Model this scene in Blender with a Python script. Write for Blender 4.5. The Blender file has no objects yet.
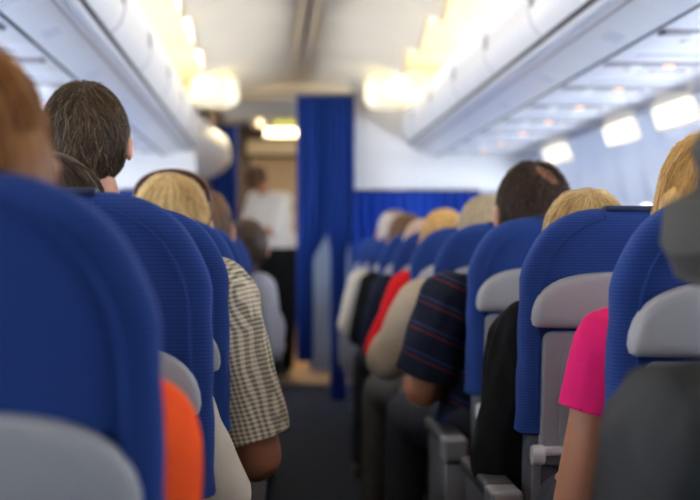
import bpy, bmesh, math, random
from mathutils import Vector, Matrix, Euler, noise
random.seed(7)
C = bpy.context.scene.collection
sc = bpy.context.scene
PI = math.pi

# ------------------------------------------------------------------ camera
cam_d = bpy.data.cameras.new('camera')
cam = bpy.data.objects.new('camera', cam_d); C.objects.link(cam)
cam.location = (-0.19, 0.0, 1.02)
cam.rotation_euler = (math.radians(90.0), 0, math.radians(-3.02))
cam_d.sensor_width = 24.0; cam_d.lens = 50.0
cam_d.clip_start = 0.05; cam_d.clip_end = 200
cam_d.dof.use_dof = True; cam_d.dof.focus_distance = 2.45; cam_d.dof.aperture_fstop = 2.3
sc.camera = cam
# ------------------------------------------------------------------ world / light / exposure
w = bpy.data.worlds.new('world'); sc.world = w; w.use_nodes = True
bg = w.node_tree.nodes['Background']; bg.inputs[0].default_value = (0.72, 0.83, 1.0, 1); bg.inputs[1].default_value = 3.0
sc.view_settings.view_transform = 'Standard'; sc.view_settings.look = 'None'
sc.view_settings.gamma = 1.0; sc.view_settings.use_curve_mapping = False
sc.view_settings.exposure = 0.0
sc.cycles.max_bounces = 7; sc.cycles.diffuse_bounces = 5; sc.cycles.transparent_max_bounces = 12
sc.cycles.sample_clamp_indirect = 4.0

def area(name, loc, rot, sx, sy, power, col):
    l = bpy.data.lights.new(name, 'AREA'); l.shape = 'RECTANGLE'; l.size = sx; l.size_y = sy
    l.energy = power; l.color = col
    o = bpy.data.objects.new(name, l); C.objects.link(o); o.location = loc; o.rotation_euler = rot
    return o
area('daylight_right', (3.0, 5.0, 0.3), (0, math.radians(90), 0), 2.4, 16, 8800, (0.82, 0.89, 1.0))
area('daylight_left', (-3.0, 5.0, 0.3), (0, math.radians(-90), 0), 2.4, 16, 8800, (0.82, 0.89, 1.0))
area('galley_light', (-0.1, 13.2, 2.26), (0, 0, 0), 0.9, 0.9, 85, (1.0, 0.80, 0.52))
area('rear_fill_light', (0, -2.3, 1.5), (math.radians(90), 0, 0), 2.6, 1.2, 3, (0.95, 0.96, 1.0))  # added fill behind the camera, for light from the unseen cabin

# ------------------------------------------------------------------ materials
def nt(m): return m.node_tree.nodes, m.node_tree.links
def mat(name, col, rough=0.5, metal=0.0, noise_scale=0, noise_amt=0.0, bump=0.0, bump_scale=200, emit=None, sheen=0.0, stretch=None, coat=0.0):
    m = bpy.data.materials.new(name); m.use_nodes = True
    N, L = nt(m); b = N['Principled BSDF']
    b.inputs['Base Color'].default_value = (*col, 1); b.inputs['Roughness'].default_value = rough
    b.inputs['Metallic'].default_value = metal
    if rough > 0.75: b.inputs['Specular IOR Level'].default_value = 0.12
    if sheen: b.inputs['Sheen Weight'].default_value = sheen
    if coat: b.inputs['Coat Weight'].default_value = coat
    tc = N.new('ShaderNodeTexCoord'); src = tc.outputs['Object']
    if stretch:
        mp = N.new('ShaderNodeMapping'); mp.inputs['Scale'].default_value = stretch
        L.new(src, mp.inputs[0]); src = mp.outputs[0]
    if noise_scale:
        n = N.new('ShaderNodeTexNoise'); n.inputs['Scale'].default_value = noise_scale; n.inputs['Detail'].default_value = 4
        L.new(src, n.inputs['Vector'])
        r = N.new('ShaderNodeMapRange'); r.inputs[3].default_value = 1 - noise_amt; r.inputs[4].default_value = 1 + noise_amt
        L.new(n.outputs['Fac'], r.inputs[0])
        mx = N.new('ShaderNodeVectorMath'); mx.operation = 'SCALE'; mx.inputs[0].default_value = col
        L.new(r.outputs[0], mx.inputs['Scale']); L.new(mx.outputs[0], b.inputs['Base Color'])
    if bump:
        n2 = N.new('ShaderNodeTexNoise'); n2.inputs['Scale'].default_value = bump_scale; n2.inputs['Detail'].default_value = 3
        L.new(src, n2.inputs['Vector'])
        bp = N.new('ShaderNodeBump'); bp.inputs['Strength'].default_value = bump; bp.inputs['Distance'].default_value = 0.002
        L.new(n2.outputs['Fac'], bp.inputs['Height']); L.new(bp.outputs[0], b.inputs['Normal'])
    if emit:
        b.inputs['Emission Color'].default_value = (*emit[0], 1); b.inputs['Emission Strength'].default_value = emit[1]
    return m

def fabric_rib(name, c0, c1, period, rough=0.85):
    m = bpy.data.materials.new(name); m.use_nodes = True
    N, L = nt(m); b = N['Principled BSDF']; b.inputs['Roughness'].default_value = rough
    b.inputs['Specular IOR Level'].default_value = 0.12
    b.inputs['Sheen Weight'].default_value = 0.04; b.inputs['Sheen Tint'].default_value = (0.35, 0.5, 1, 1)
    tc = N.new('ShaderNodeTexCoord'); sp = N.new('ShaderNodeSeparateXYZ'); L.new(tc.outputs['Object'], sp.inputs[0])
    def wave(sock, p):
        a = N.new('ShaderNodeMath'); a.operation = 'MULTIPLY'; a.inputs[1].default_value = 2 * PI / p; L.new(sock, a.inputs[0])
        s = N.new('ShaderNodeMath'); s.operation = 'SINE'; L.new(a.outputs[0], s.inputs[0]); return s.outputs[0]
    wz = wave(sp.outputs[2], period); wx = wave(sp.outputs[0], period * 1.1)
    ad = N.new('ShaderNodeMath'); ad.operation = 'MULTIPLY_ADD'; L.new(wx, ad.inputs[0]); ad.inputs[1].default_value = 0.12; L.new(wz, ad.inputs[2])
    r = N.new('ShaderNodeMapRange'); r.inputs[1].default_value = -1.3; r.inputs[2].default_value = 1.3; L.new(ad.outputs[0], r.inputs[0])
    mx = N.new('ShaderNodeMix'); mx.data_type = 'RGBA'; mx.inputs[6].default_value = (*c0, 1); mx.inputs[7].default_value = (*c1, 1)
    L.new(r.outputs[0], mx.inputs[0]); L.new(mx.outputs[2], b.inputs['Base Color'])
    bp = N.new('ShaderNodeBump'); bp.inputs['Strength'].default_value = 0.35; bp.inputs['Distance'].default_value = 0.001
    L.new(r.outputs[0], bp.inputs['Height']); L.new(bp.outputs[0], b.inputs['Normal'])
    return m

def gingham(name, light, dark, p, rough=0.85):
    m = bpy.data.materials.new(name); m.use_nodes = True
    N, L = nt(m); b = N['Principled BSDF']; b.inputs['Roughness'].default_value = rough
    tc = N.new('ShaderNodeTexCoord')
    mp = N.new('ShaderNodeMapping'); mp.inputs['Rotation'].default_value = (0.0, 0.18, 0.6); L.new(tc.outputs['Object'], mp.inputs[0])
    nz = N.new('ShaderNodeTexNoise'); nz.inputs['Scale'].default_value = 6; L.new(tc.outputs['Object'], nz.inputs['Vector'])
    sc_ = N.new('ShaderNodeVectorMath'); sc_.operation = 'SCALE'; sc_.inputs['Scale'].default_value = 0.02; L.new(nz.outputs['Color'], sc_.inputs[0])
    ad = N.new('ShaderNodeVectorMath'); ad.operation = 'ADD'; L.new(mp.outputs[0], ad.inputs[0]); L.new(sc_.outputs[0], ad.inputs[1])
    sp = N.new('ShaderNodeSeparateXYZ'); L.new(ad.outputs[0], sp.inputs[0])
    outs = []
    for i, k in ((0, 1.0), (2, 1.0)):
        a = N.new('ShaderNodeMath'); a.operation = 'MULTIPLY'; a.inputs[1].default_value = 2 * PI / p; L.new(sp.outputs[i], a.inputs[0])
        s = N.new('ShaderNodeMath'); s.operation = 'SINE'; L.new(a.outputs[0], s.inputs[0])
        r = N.new('ShaderNodeMapRange'); r.inputs[1].default_value = -0.25; r.inputs[2].default_value = 0.35; L.new(s.outputs[0], r.inputs[0])
        outs.append(r.outputs[0])
    a = N.new('ShaderNodeMath'); a.operation = 'ADD'; L.new(outs[0], a.inputs[0]); L.new(outs[1], a.inputs[1])
    h = N.new('ShaderNodeMath'); h.operation = 'MULTIPLY'; h.inputs[1].default_value = 0.5; L.new(a.outputs[0], h.inputs[0])
    mx = N.new('ShaderNodeMix'); mx.data_type = 'RGBA'; mx.inputs[6].default_value = (*light, 1); mx.inputs[7].default_value = (*dark, 1)
    L.new(h.outputs[0], mx.inputs[0]); L.new(mx.outputs[2], b.inputs['Base Color'])
    return m

def striped(name, base, c1, c2, p):
    m = bpy.data.materials.new(name); m.use_nodes = True
    N, L = nt(m); b = N['Principled BSDF']; b.inputs['Roughness'].default_value = 0.9; b.inputs['Specular IOR Level'].default_value = 0.12
    tc = N.new('ShaderNodeTexCoord'); sp = N.new('ShaderNodeSeparateXYZ'); L.new(tc.outputs['Object'], sp.inputs[0])
    k = N.new('ShaderNodeMath'); k.operation = 'MULTIPLY_ADD'; k.inputs[1].default_value = 0.45; L.new(sp.outputs[0], k.inputs[0]); L.new(sp.outputs[2], k.inputs[2])
    d = N.new('ShaderNodeMath'); d.operation = 'DIVIDE'; d.inputs[1].default_value = p; L.new(k.outputs[0], d.inputs[0])
    f = N.new('ShaderNodeMath'); f.operation = 'FRACT'; L.new(d.outputs[0], f.inputs[0])
    r = N.new('ShaderNodeValToRGB'); r.color_ramp.interpolation = 'CONSTANT'
    e = r.color_ramp.elements; e[0].position = 0; e[0].color = (*base, 1); e[1].position = 0.40; e[1].color = (*c1, 1)
    for pos, c in ((0.428, base), (0.60, c2), (0.628, base)):
        q = e.new(pos); q.color = (*c, 1)
    L.new(f.outputs[0], r.inputs[0]); L.new(r.outputs[0], b.inputs['Base Color'])
    return m

def hair_mat(name, dark, light, extra=None):
    m = bpy.data.materials.new(name); m.use_nodes = True
    N, L = nt(m); b = N['Principled BSDF']; b.inputs['Roughness'].default_value = 0.5; b.inputs['Specular IOR Level'].default_value = 0.25
    at = N.new('ShaderNodeAttribute'); at.attribute_name = 'tint'
    tc = N.new('ShaderNodeTexCoord')
    mp = N.new('ShaderNodeMapping'); mp.inputs['Scale'].default_value = (1, 1, 0.12); L.new(tc.outputs['Object'], mp.inputs[0])
    n = N.new('ShaderNodeTexNoise'); n.inputs['Scale'].default_value = 130; L.new(mp.outputs[0], n.inputs['Vector'])
    a = N.new('ShaderNodeMath'); a.operation = 'MULTIPLY_ADD'; a.inputs[1].default_value = 0.5; L.new(n.outputs['Fac'], a.inputs[0])
    h = N.new('ShaderNodeMath'); h.operation = 'MULTIPLY'; h.inputs[1].default_value = 0.6; L.new(at.outputs['Fac'], h.inputs[0]); L.new(h.outputs[0], a.inputs[2])
    r = N.new('ShaderNodeValToRGB'); e = r.color_ramp.elements
    e[0].position = 0.2; e[0].color = (*dark, 1); e[1].position = 0.72; e[1].color = (*light, 1)
    if extra:
        q = e.new(0.80); q.color = (*extra, 1)
    L.new(a.outputs[0], r.inputs[0]); L.new(r.outputs[0], b.inputs['Base Color'])
    bp = N.new('ShaderNodeBump'); bp.inputs['Strength'].default_value = 0.6; bp.inputs['Distance'].default_value = 0.003
    L.new(n.outputs['Fac'], bp.inputs['Height']); L.new(bp.outputs[0], b.inputs['Normal'])
    return m

M = {}
M['blue'] = fabric_rib('seat_blue_fabric', (0.009, 0.025, 0.125), (0.021, 0.058, 0.235), 0.0055)
M['navy_strip'] = mat('headrest_strip', (0.008, 0.02, 0.06), 0.6, noise_scale=60, noise_amt=0.2)
M['shell'] = mat('seat_shell_plastic', (0.37, 0.375, 0.39), 0.42, noise_scale=8, noise_amt=0.05, bump=0.05, bump_scale=600)
M['tray'] = mat('tray_plastic', (0.235, 0.24, 0.26), 0.42, noise_scale=5, noise_amt=0.06, bump=0.06, bump_scale=500)
M['shell_dark'] = mat('lower_shell_plastic', (0.09, 0.093, 0.108), 0.45, noise_scale=10, noise_amt=0.1)
M['arm_pad'] = mat('armrest_pad', (0.028, 0.029, 0.034), 0.5, noise_scale=30, noise_amt=0.1)
M['arm_cap'] = mat('armrest_cap', (0.17, 0.17, 0.18), 0.45, noise_scale=30, noise_amt=0.1)
M['metal'] = mat('brushed_metal', (0.5, 0.5, 0.52), 0.35, 0.9, noise_scale=40, noise_amt=0.1)
M['latch'] = mat('latch_white_plastic', (0.62, 0.63, 0.62), 0.4, noise_scale=20, noise_amt=0.05)
M['bin'] = mat('bin_gloss_white', (0.80, 0.81, 0.83), 0.3, noise_scale=2.0, noise_amt=0.03, coat=0.2)
M['bin_under'] = mat('bin_underside', (0.72, 0.75, 0.80), 0.28, noise_scale=2.0, noise_amt=0.04, coat=0.3)
M['rail'] = mat('grip_rail_grey', (0.52, 0.55, 0.62), 0.35, noise_scale=10, noise_amt=0.05)
M['gap'] = mat('dark_gap', (0.03, 0.035, 0.05), 0.7, noise_scale=20, noise_amt=0.1)
M['psu'] = mat('service_panel_plastic', (0.74, 0.77, 0.83), 0.3, noise_scale=3.0, noise_amt=0.04, coat=0.2)
M['psu_strip'] = mat('service_panel_strip', (0.28, 0.27, 0.30), 0.4, noise_scale=30, noise_amt=0.1)
M['ceil'] = mat('ceiling_panel', (0.90, 0.83, 0.68), 0.6, noise_scale=2, noise_amt=0.03)
M['ceil_trim'] = mat('ceiling_trim', (0.88, 0.80, 0.64), 0.5, noise_scale=6, noise_amt=0.05)
M['wall'] = mat('sidewall_panel', (0.66, 0.72, 0.84), 0.5, noise_scale=3, noise_amt=0.04)
M['bulk'] = mat('bulkhead_panel', (0.78, 0.79, 0.80), 0.5, noise_scale=4, noise_amt=0.04)
M['galley'] = mat('galley_brown', (0.10, 0.065, 0.040), 0.5, noise_scale=9, noise_amt=0.3)
M['galley_door'] = mat('galley_door_tan', (0.31, 0.215, 0.125), 0.45, noise_scale=5, noise_amt=0.15)
M['galley_grey'] = mat('galley_grey', (0.62, 0.62, 0.63), 0.5, noise_scale=5, noise_amt=0.06)
M['cabinet'] = mat('stowage_pale', (0.36, 0.47, 0.66), 0.4, noise_scale=5, noise_amt=0.1)
M['cream'] = mat('header_cream', (0.86, 0.76, 0.56), 0.5, noise_scale=4, noise_amt=0.05)
M['curtain'] = mat('curtain_blue', (0.008, 0.032, 0.19), 0.8, noise_scale=25, noise_amt=0.2, bump=0.2, bump_scale=300)
M['curtain_far'] = mat('curtain_blue_divider', (0.010, 0.045, 0.32), 0.8, noise_scale=25, noise_amt=0.2)
M['carpet'] = mat('carpet_navy', (0.022, 0.027, 0.042), 0.95, noise_scale=140, noise_amt=0.6, bump=0.5, bump_scale=400)
M['vinyl'] = mat('galley_floor_brown', (0.21, 0.12, 0.055), 0.5, noise_scale=12, noise_amt=0.4)
M['cove'] = mat('cove_tube_light', (1, 0.9, 0.7), 0.5, emit=((1.0, 0.78, 0.42), 19.0), noise_scale=3, noise_amt=0.02)
M['lamp'] = mat('galley_lamp', (1, 0.9, 0.6), 0.5, emit=((1.0, 0.82, 0.45), 2.6), noise_scale=3, noise_amt=0.02)
M['sign_y'] = mat('sign_yellow_glow', (0.8, 0.8, 0.2), 0.5, emit=((0.85, 0.80, 0.10), 0.9), noise_scale=3, noise_amt=0.02)
M['lit_patch'] = mat('wall_lit_patch_glow', (1, 0.95, 0.85), 0.5, emit=((1.0, 0.88, 0.64), 0.95), noise_scale=3, noise_amt=0.02)  # emission paints the warm light on the sidewall, no lamp there
M['cove_end_glow'] = mat('cove_end_painted_glow', (1, 0.95, 0.8), 0.5, emit=((1.0, 0.86, 0.50), 0.62), noise_scale=3, noise_amt=0.02)  # emission paints the light falling on the cove end panels
M['orange_light'] = mat('reading_light_glow', (1, 0.6, 0.3), 0.4, emit=((1.0, 0.45, 0.22), 1.2), noise_scale=3, noise_amt=0.02)
M['white_pl'] = mat('white_plastic', (0.8, 0.8, 0.8), 0.4, noise_scale=10, noise_amt=0.03)
M['skin'] = mat('skin', (0.46, 0.205, 0.11), 0.5, noise_scale=14, noise_amt=0.08, bump=0.1, bump_scale=300)
M['skin_tan'] = mat('skin_tanned', (0.40, 0.17, 0.085), 0.5, noise_scale=14, noise_amt=0.1, bump=0.1, bump_scale=300)
M['eye'] = mat('eye_white', (0.75, 0.73, 0.7), 0.2, noise_scale=10, noise_amt=0.02)
def cloth(name, col, b=0.5): return mat(name, col, 0.9, noise_scale=18, noise_amt=0.12, bump=b, bump_scale=35)
M['pink'] = cloth('pink_cotton', (0.78, 0.018, 0.17)); M['orange'] = cloth('orange_cotton', (0.95, 0.10, 0.02))
M['grey_jacket'] = cloth('grey_jersey', (0.052, 0.055, 0.056)); M['hat'] = cloth('grey_hat_felt', (0.080, 0.078, 0.072))
M['black_cloth'] = cloth('black_cloth', (0.006, 0.0065, 0.0075)); M['white_cloth'] = cloth('cream_cotton', (0.66, 0.60, 0.49))
M['beige_cloth'] = cloth('beige_cotton', (0.52, 0.44, 0.33)); M['red_cloth'] = cloth('red_cotton', (0.62, 0.012, 0.018))
M['navy_cloth'] = cloth('navy_cotton', (0.012, 0.016, 0.035)); M['paleblue'] = cloth('pale_blue_cotton', (0.50, 0.57, 0.70))
M['uniform_white'] = cloth('white_uniform', (0.85, 0.80, 0.72)); M['trouser'] = cloth('dark_trouser', (0.03, 0.032, 0.04))
M['trouser_grey'] = cloth('grey_trouser', (0.07, 0.065, 0.06)); M['brown_cloth'] = cloth('brown_cotton', (0.20, 0.12, 0.07))
M['shoe'] = mat('shoe_leather', (0.02, 0.018, 0.016), 0.45, noise_scale=20, noise_amt=0.2)
M['gingham'] = gingham('checked_cotton', (0.74, 0.67, 0.52), (0.13, 0.12, 0.07), 0.0092)
M['polo'] = striped('striped_navy_polo', (0.010, 0.014, 0.028), (0.30, 0.03, 0.035), (0.05, 0.10, 0.30), 0.075)
M['h_brown'] = hair_mat('hair_brown_grey', (0.010, 0.006, 0.003), (0.10, 0.058, 0.028), (0.22, 0.17, 0.12))
M['h_dark'] = hair_mat('hair_dark_brown', (0.010, 0.005, 0.003), (0.06, 0.033, 0.02))
M['h_blond'] = hair_mat('hair_blond', (0.30, 0.17, 0.05), (0.80, 0.58, 0.27))
M['h_gold'] = hair_mat('hair_golden', (0.32, 0.15, 0.04), (0.85, 0.55, 0.20))
M['h_auburn'] = hair_mat('hair_auburn', (0.10, 0.035, 0.008), (0.28, 0.11, 0.025))
M['h_grey'] = hair_mat('hair_grey', (0.28, 0.23, 0.19), (0.6, 0.52, 0.45))
M['h_sandy'] = hair_mat('hair_sandy', (0.34, 0.26, 0.15), (0.66, 0.54, 0.36))
M['h_pale'] = hair_mat('hair_pale_pinkish', (0.45, 0.30, 0.22), (0.72, 0.52, 0.40))
M['h_mid'] = hair_mat('hair_mid_brown', (0.05, 0.025, 0.012), (0.18, 0.09, 0.045))
M['sg_frame'] = mat('sunglasses_brown', (0.06, 0.015, 0.010), 0.25, noise_scale=20, noise_amt=0.2)
M['sg_lens'] = mat('sunglasses_lens', (0.05, 0.02, 0.015), 0.08, noise_scale=20, noise_amt=0.2)
gm = bpy.data.materials.new('window_acrylic'); gm.use_nodes = True
N, L = nt(gm); N.remove(N['Principled BSDF'])
tr = N.new('ShaderNodeBsdfTransparent'); gl = N.new('ShaderNodeBsdfGlossy'); gl.inputs['Roughness'].default_value = 0.05
mxs = N.new('ShaderNodeMixShader'); mxs.inputs[0].default_value = 0.06
L.new(tr.outputs[0], mxs.inputs[1]); L.new(gl.outputs[0], mxs.inputs[2]); L.new(mxs.outputs[0], N['Material Output'].inputs[0])
M['pane'] = gm

# ------------------------------------------------------------------ mesh helpers
def link(name, me, m=None, parent=None):
    o = bpy.data.objects.new(name, me); C.objects.link(o)
    if m is not None: me.materials.clear(); me.materials.append(M[m] if isinstance(m, str) else m)
    if parent is not None: o.parent = parent
    return o
def bm_obj(name, bm, m, parent=None, smooth=True):
    bmesh.ops.recalc_face_normals(bm, faces=bm.faces[:])
    me = bpy.data.meshes.new(name); bm.to_mesh(me); bm.free()
    if smooth:
        for p in me.polygons: p.use_smooth = True
        try: me.set_sharp_from_angle(angle=math.radians(38))
        except Exception: pass
    return link(name, me, m, parent)
def empty(name, loc=(0, 0, 0)):
    o = bpy.data.objects.new(name, None); C.objects.link(o); o.location = loc; o.empty_display_size = 0.1
    return o
def tag(o, label=None, cat=None, group=None, kind=None):
    if label: o['label'] = label
    if cat: o['category'] = cat
    if group: o['group'] = group
    if kind: o['kind'] = kind
    return o
def box(bm, x0, x1, y0, y1, z0, z1, bev=0.0, seg=2):
    r = bmesh.ops.create_cube(bm, size=1.0)
    vs = r['verts']
    for v in vs:
        v.co = Vector(((x0 + x1) / 2 + v.co.x * (x1 - x0), (y0 + y1) / 2 + v.co.y * (y1 - y0), (z0 + z1) / 2 + v.co.z * (z1 - z0)))
    if bev:
        es = list({e for v in vs for e in v.link_edges})
        bmesh.ops.bevel(bm, geom=es, offset=bev, segments=seg, profile=0.6, affect='EDGES')
def rings(bm, rs, cap0=True, cap1=True, closed=True):
    prev = None; first = None
    for r in rs:
        vs = [bm.verts.new(p) for p in r]
        if prev:
            n = len(vs)
            for i in range(n if closed else n - 1):
                j = (i + 1) % n
                bm.faces.new((prev[i], prev[j], vs[j], vs[i]))
        else: first = vs
        prev = vs
    if cap0 and closed: bm.faces.new(first[::-1])
    if cap1 and closed: bm.faces.new(prev)
def tube(bm, pts, r, seg=8, r1=None):
    pts = [Vector(p) for p in pts]; n = len(pts); rs = []
    for i, p in enumerate(pts):
        d = (pts[min(i + 1, n - 1)] - pts[max(i - 1, 0)]).normalized()
        a = d.cross(Vector((0, 0, 1)));
        if a.length < 1e-3: a = d.cross(Vector((0, 1, 0)))
        a.normalize(); b = d.cross(a)
        rr = r if r1 is None else r + (r1 - r) * i / (n - 1)
        rs.append([p + a * math.cos(2 * PI * k / seg) * rr + b * math.sin(2 * PI * k / seg) * rr for k in range(seg)])
    rings(bm, rs)
def lathe(bm, prof, cx=0, cy=0, seg=24, cap=True):
    rings(bm, [[(cx + r * math.cos(2 * PI * k / seg), cy + r * math.sin(2 * PI * k / seg), z) for k in range(seg)] for r, z in prof], cap, cap)
def copy_tree(o, parent=None):
    c = o.copy(); C.objects.link(c)
    if parent is not None: c.parent = parent
    for ch in list(o.children): copy_tree(ch, c)
    return c
ORD = ['nearest', 'second nearest', 'third nearest', 'fourth nearest', 'fifth nearest', 'sixth nearest', 'seventh nearest',
       'eighth nearest', 'ninth nearest', 'tenth nearest', 'eleventh nearest', 'twelfth nearest', 'thirteenth nearest',
       'fourteenth nearest', 'fifteenth nearest', 'sixteenth nearest']

# ------------------------------------------------------------------ setting
Y0, YD, YE = -2.4, 10.05, 15.0      # rear of built cabin, class divider, galley end wall
bm = bmesh.new(); box(bm, -1.75, 1.75, Y0, 11.1, -0.04, 0.0); tag(bm_obj('floor', bm, 'carpet', smooth=False), kind='structure')
bm = bmesh.new(); box(bm, -1.75, 1.75, 11.1, YE + .1, -0.04, 0.0); tag(bm_obj('floor_galley', bm, 'vinyl', smooth=False), kind='structure')

# side walls: curved section with window openings
WP = [(1.62, 0.0), (1.72, 0.25), (1.765, 0.55), (1.775, 0.80), (1.77, 0.96), (1.745, 1.26), (1.70, 1.48), (1.64, 1.66), (1.60, 1.70), (1.56, 1.80), (1.45, 2.1), (1.2, 2.45)]
WIN0, WPIT, WW = 0.30, 0.51, 0.25
nwin = 21
for s, nm in ((1, 'wall_right'), (-1, 'wall_left')):
    bm = bmesh.new()
    ys = [Y0]
    for i in range(nwin):
        c = WIN0 + i * WPIT
        ys += [c - 0.20, c - WW / 2, c + WW / 2, c + 0.20]
    ys += [YE + 0.1]; ys = sorted(ys)
    grid = []
    for y in ys:
        # vertical ribs between the window bays
        ph = (y - WIN0) % WPIT
        rib = 0.02 if min(ph, WPIT - ph) > 0.18 and y > 0 and y < 11 else 0.0
        grid.append([bm.verts.new((s * (x - (rib if 0.9 < z < 1.69 else 0)), y, z)) for x, z in WP])
    for i in range(len(ys) - 1):
        mid = (ys[i] + ys[i + 1]) / 2; c = round((mid - WIN0) / WPIT)
        isw = 0 <= c < nwin and abs(mid - (WIN0 + c * WPIT)) < 0.02
        for j in range(len(WP) - 1):
            if isw and j == 4: continue
            bm.faces.new((grid[i][j], grid[i + 1][j], grid[i + 1][j + 1], grid[i][j + 1]))
    o = bm_obj(nm, bm, 'wall'); tag(o, kind='structure')
    sd = o.modifiers.new('t', 'SOLIDIFY'); sd.thickness = 0.012; sd.offset = 0
wn = 0
def window_mesh():
    bm = bmesh.new()
    rs = []
    for (hw, hh, dx) in ((0.135, 0.165, 0.0), (0.135, 0.165, -0.012), (0.115, 0.145, -0.012), (0.105, 0.135, 0.03)):
        r = []
        for k in range(28):
            a = 2 * PI * k / 28; ca, sa = math.cos(a), math.sin(a)
            r.append((dx, math.copysign(abs(ca) ** 0.5, ca) * hw, math.copysign(abs(sa) ** 0.5, sa) * hh))
        rs.append(r)
    rings(bm, rs, False, False); return bm
wm = window_mesh(); wf = bm_obj('window_1', wm, 'white_pl')
pb = bmesh.new(); box(pb, 0.028, 0.034, -0.12, 0.12, -0.15, 0.15); pane_me = bm_obj('pane', pb, 'pane', wf)
first = True
for s in (1, -1):
    for i in range(nwin):
        wn += 1
        o = wf if first else copy_tree(wf)
        first = False
        o.name = 'window_%d' % wn
        o.location = (s * 1.757, WIN0 + i * WPIT, 1.11); o.rotation_euler = (0, s * math.radians(-4.8), 0 if s > 0 else PI)
        if s < 0: o.rotation_euler = (0, math.radians(-4.8), PI)
        tag(o, kind='structure')

bm = bmesh.new(); box(bm, -1.75, 1.75, Y0 - 0.08, Y0, 0, 2.4); tag(bm_obj('rear_light_block', bm, 'galley', smooth=False), kind='structure')  # added behind the camera to keep outside light out; cabin really continues
# ceiling: scalloped vault modules between the cove lights
def ceil_z(x, y):
    ph = ((y - 0.3) % 1.08) / 1.08
    sc_ = math.sin(PI * ph) ** 0.7
    a = min(1, abs(x) / 0.61)
    return 2.285 - 0.12 * a ** 2.2 - 0.085 * (1 - sc_) * (0.2 + a ** 1.5)
bm = bmesh.new(); prev = None
y = Y0
while y < 11.02:
    row = []
    for k in range(-16, 17):
        x = k / 16 * 0.61; row.append(bm.verts.new((x, y, ceil_z(x, y) + 0.02 * min(1, abs(x) / 0.61) ** 2)))
    if prev:
        for i in range(len(row) - 1): bm.faces.new((prev[i], prev[i + 1], row[i + 1], row[i]))
    prev = row; y += 0.054
o = bm_obj('ceiling', bm, 'ceil'); tag(o, kind='structure')
sd = o.modifiers.new('t', 'SOLIDIFY'); sd.thickness = 0.015; sd.offset = 1
# cove backs: close the gap between vault and bins
for s, nm in ((1, 'trim_1'), (-1, 'trim_2')):
    bm = bmesh.new()
    prof = [(0.68, 2.27), (0.72, 2.30), (0.80, 2.31), (0.95, 2.27), (1.05, 2.15), (1.12, 2.06), (1.3, 2.06), (1.5, 2.04)]
    rings(bm, [[(s * x, yy, z) for x, z in prof] for yy in (Y0, 11.0)], closed=False)
    o = bm_obj(nm, bm, 'ceil'); tag(o, kind='structure')
    sd = o.modifiers.new('t', 'SOLIDIFY'); sd.thickness = 0.01; sd.offset = 0
# centre ceiling rails
for k, x in enumerate((-0.042, 0.042)):
    bm = bmesh.new(); box(bm, x - 0.007, x + 0.007, Y0, 11.0, 2.252, 2.29, 0.004)
    tag(bm_obj('trim_%d' % (k + 3), bm, 'ceil_trim'), kind='structure')
# header over the aisle at the end of the cabin, then the galley ceiling
bm = bmesh.new(); box(bm, -0.95, 0.95, 11.0, 11.25, 2.17, 2.36, 0.01); tag(bm_obj('trim_5', bm, 'cream'), kind='structure')
bm = bmesh.new(); box(bm, -1.6, 1.6, 11.25, YE + .1, 2.30, 2.34); tag(bm_obj('ceiling_galley', bm, 'galley_grey', smooth=False), kind='structure')
bm = bmesh.new(); box(bm, -0.60, 1.2, 12.5, 12.56, 2.13, 2.30, 0.005); tag(bm_obj('trim_6', bm, 'galley_grey'), kind='structure')
# galley walls
bm = bmesh.new(); box(bm, -1.75, 1.75, YE, YE + 0.08, 0, 2.34); tag(bm_obj('wall_front', bm, 'galley', smooth=False), kind='structure')
bm = bmesh.new(); box(bm, -0.80, -0.74, 12.95, YE, 0, 2.3); tag(bm_obj('wall_galley_left', bm, 'galley', smooth=False), kind='structure')
bm = bmesh.new(); box(bm, -0.42, 0.30, YE - 0.05, YE - .001, 0.0, 1.97, 0.01)
d1 = bm_obj('door_1', bm, 'galley_door'); tag(d1, kind='structure')
bm = bmesh.new(); box(bm, -0.34, 0.22, YE - 0.065, YE - 0.045, 1.0, 1.85, 0.008); box(bm, -0.34, 0.22, YE - 0.065, YE - 0.045, 0.15, 0.9, 0.008)
bm_obj('door_panel', bm, 'galley_door', d1)
bm = bmesh.new(); tube(bm, [(-0.34, YE - .09, 0.98), (-0.24, YE - .09, 0.98)], 0.012); bm_obj('door_handle', bm, 'metal', d1)
bm = bmesh.new(); box(bm, -0.46, 0.4, YE - 0.16, YE, 2.0, 2.14, 0.01); tag(bm_obj('trim_7', bm, 'cream'), kind='structure')

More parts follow.
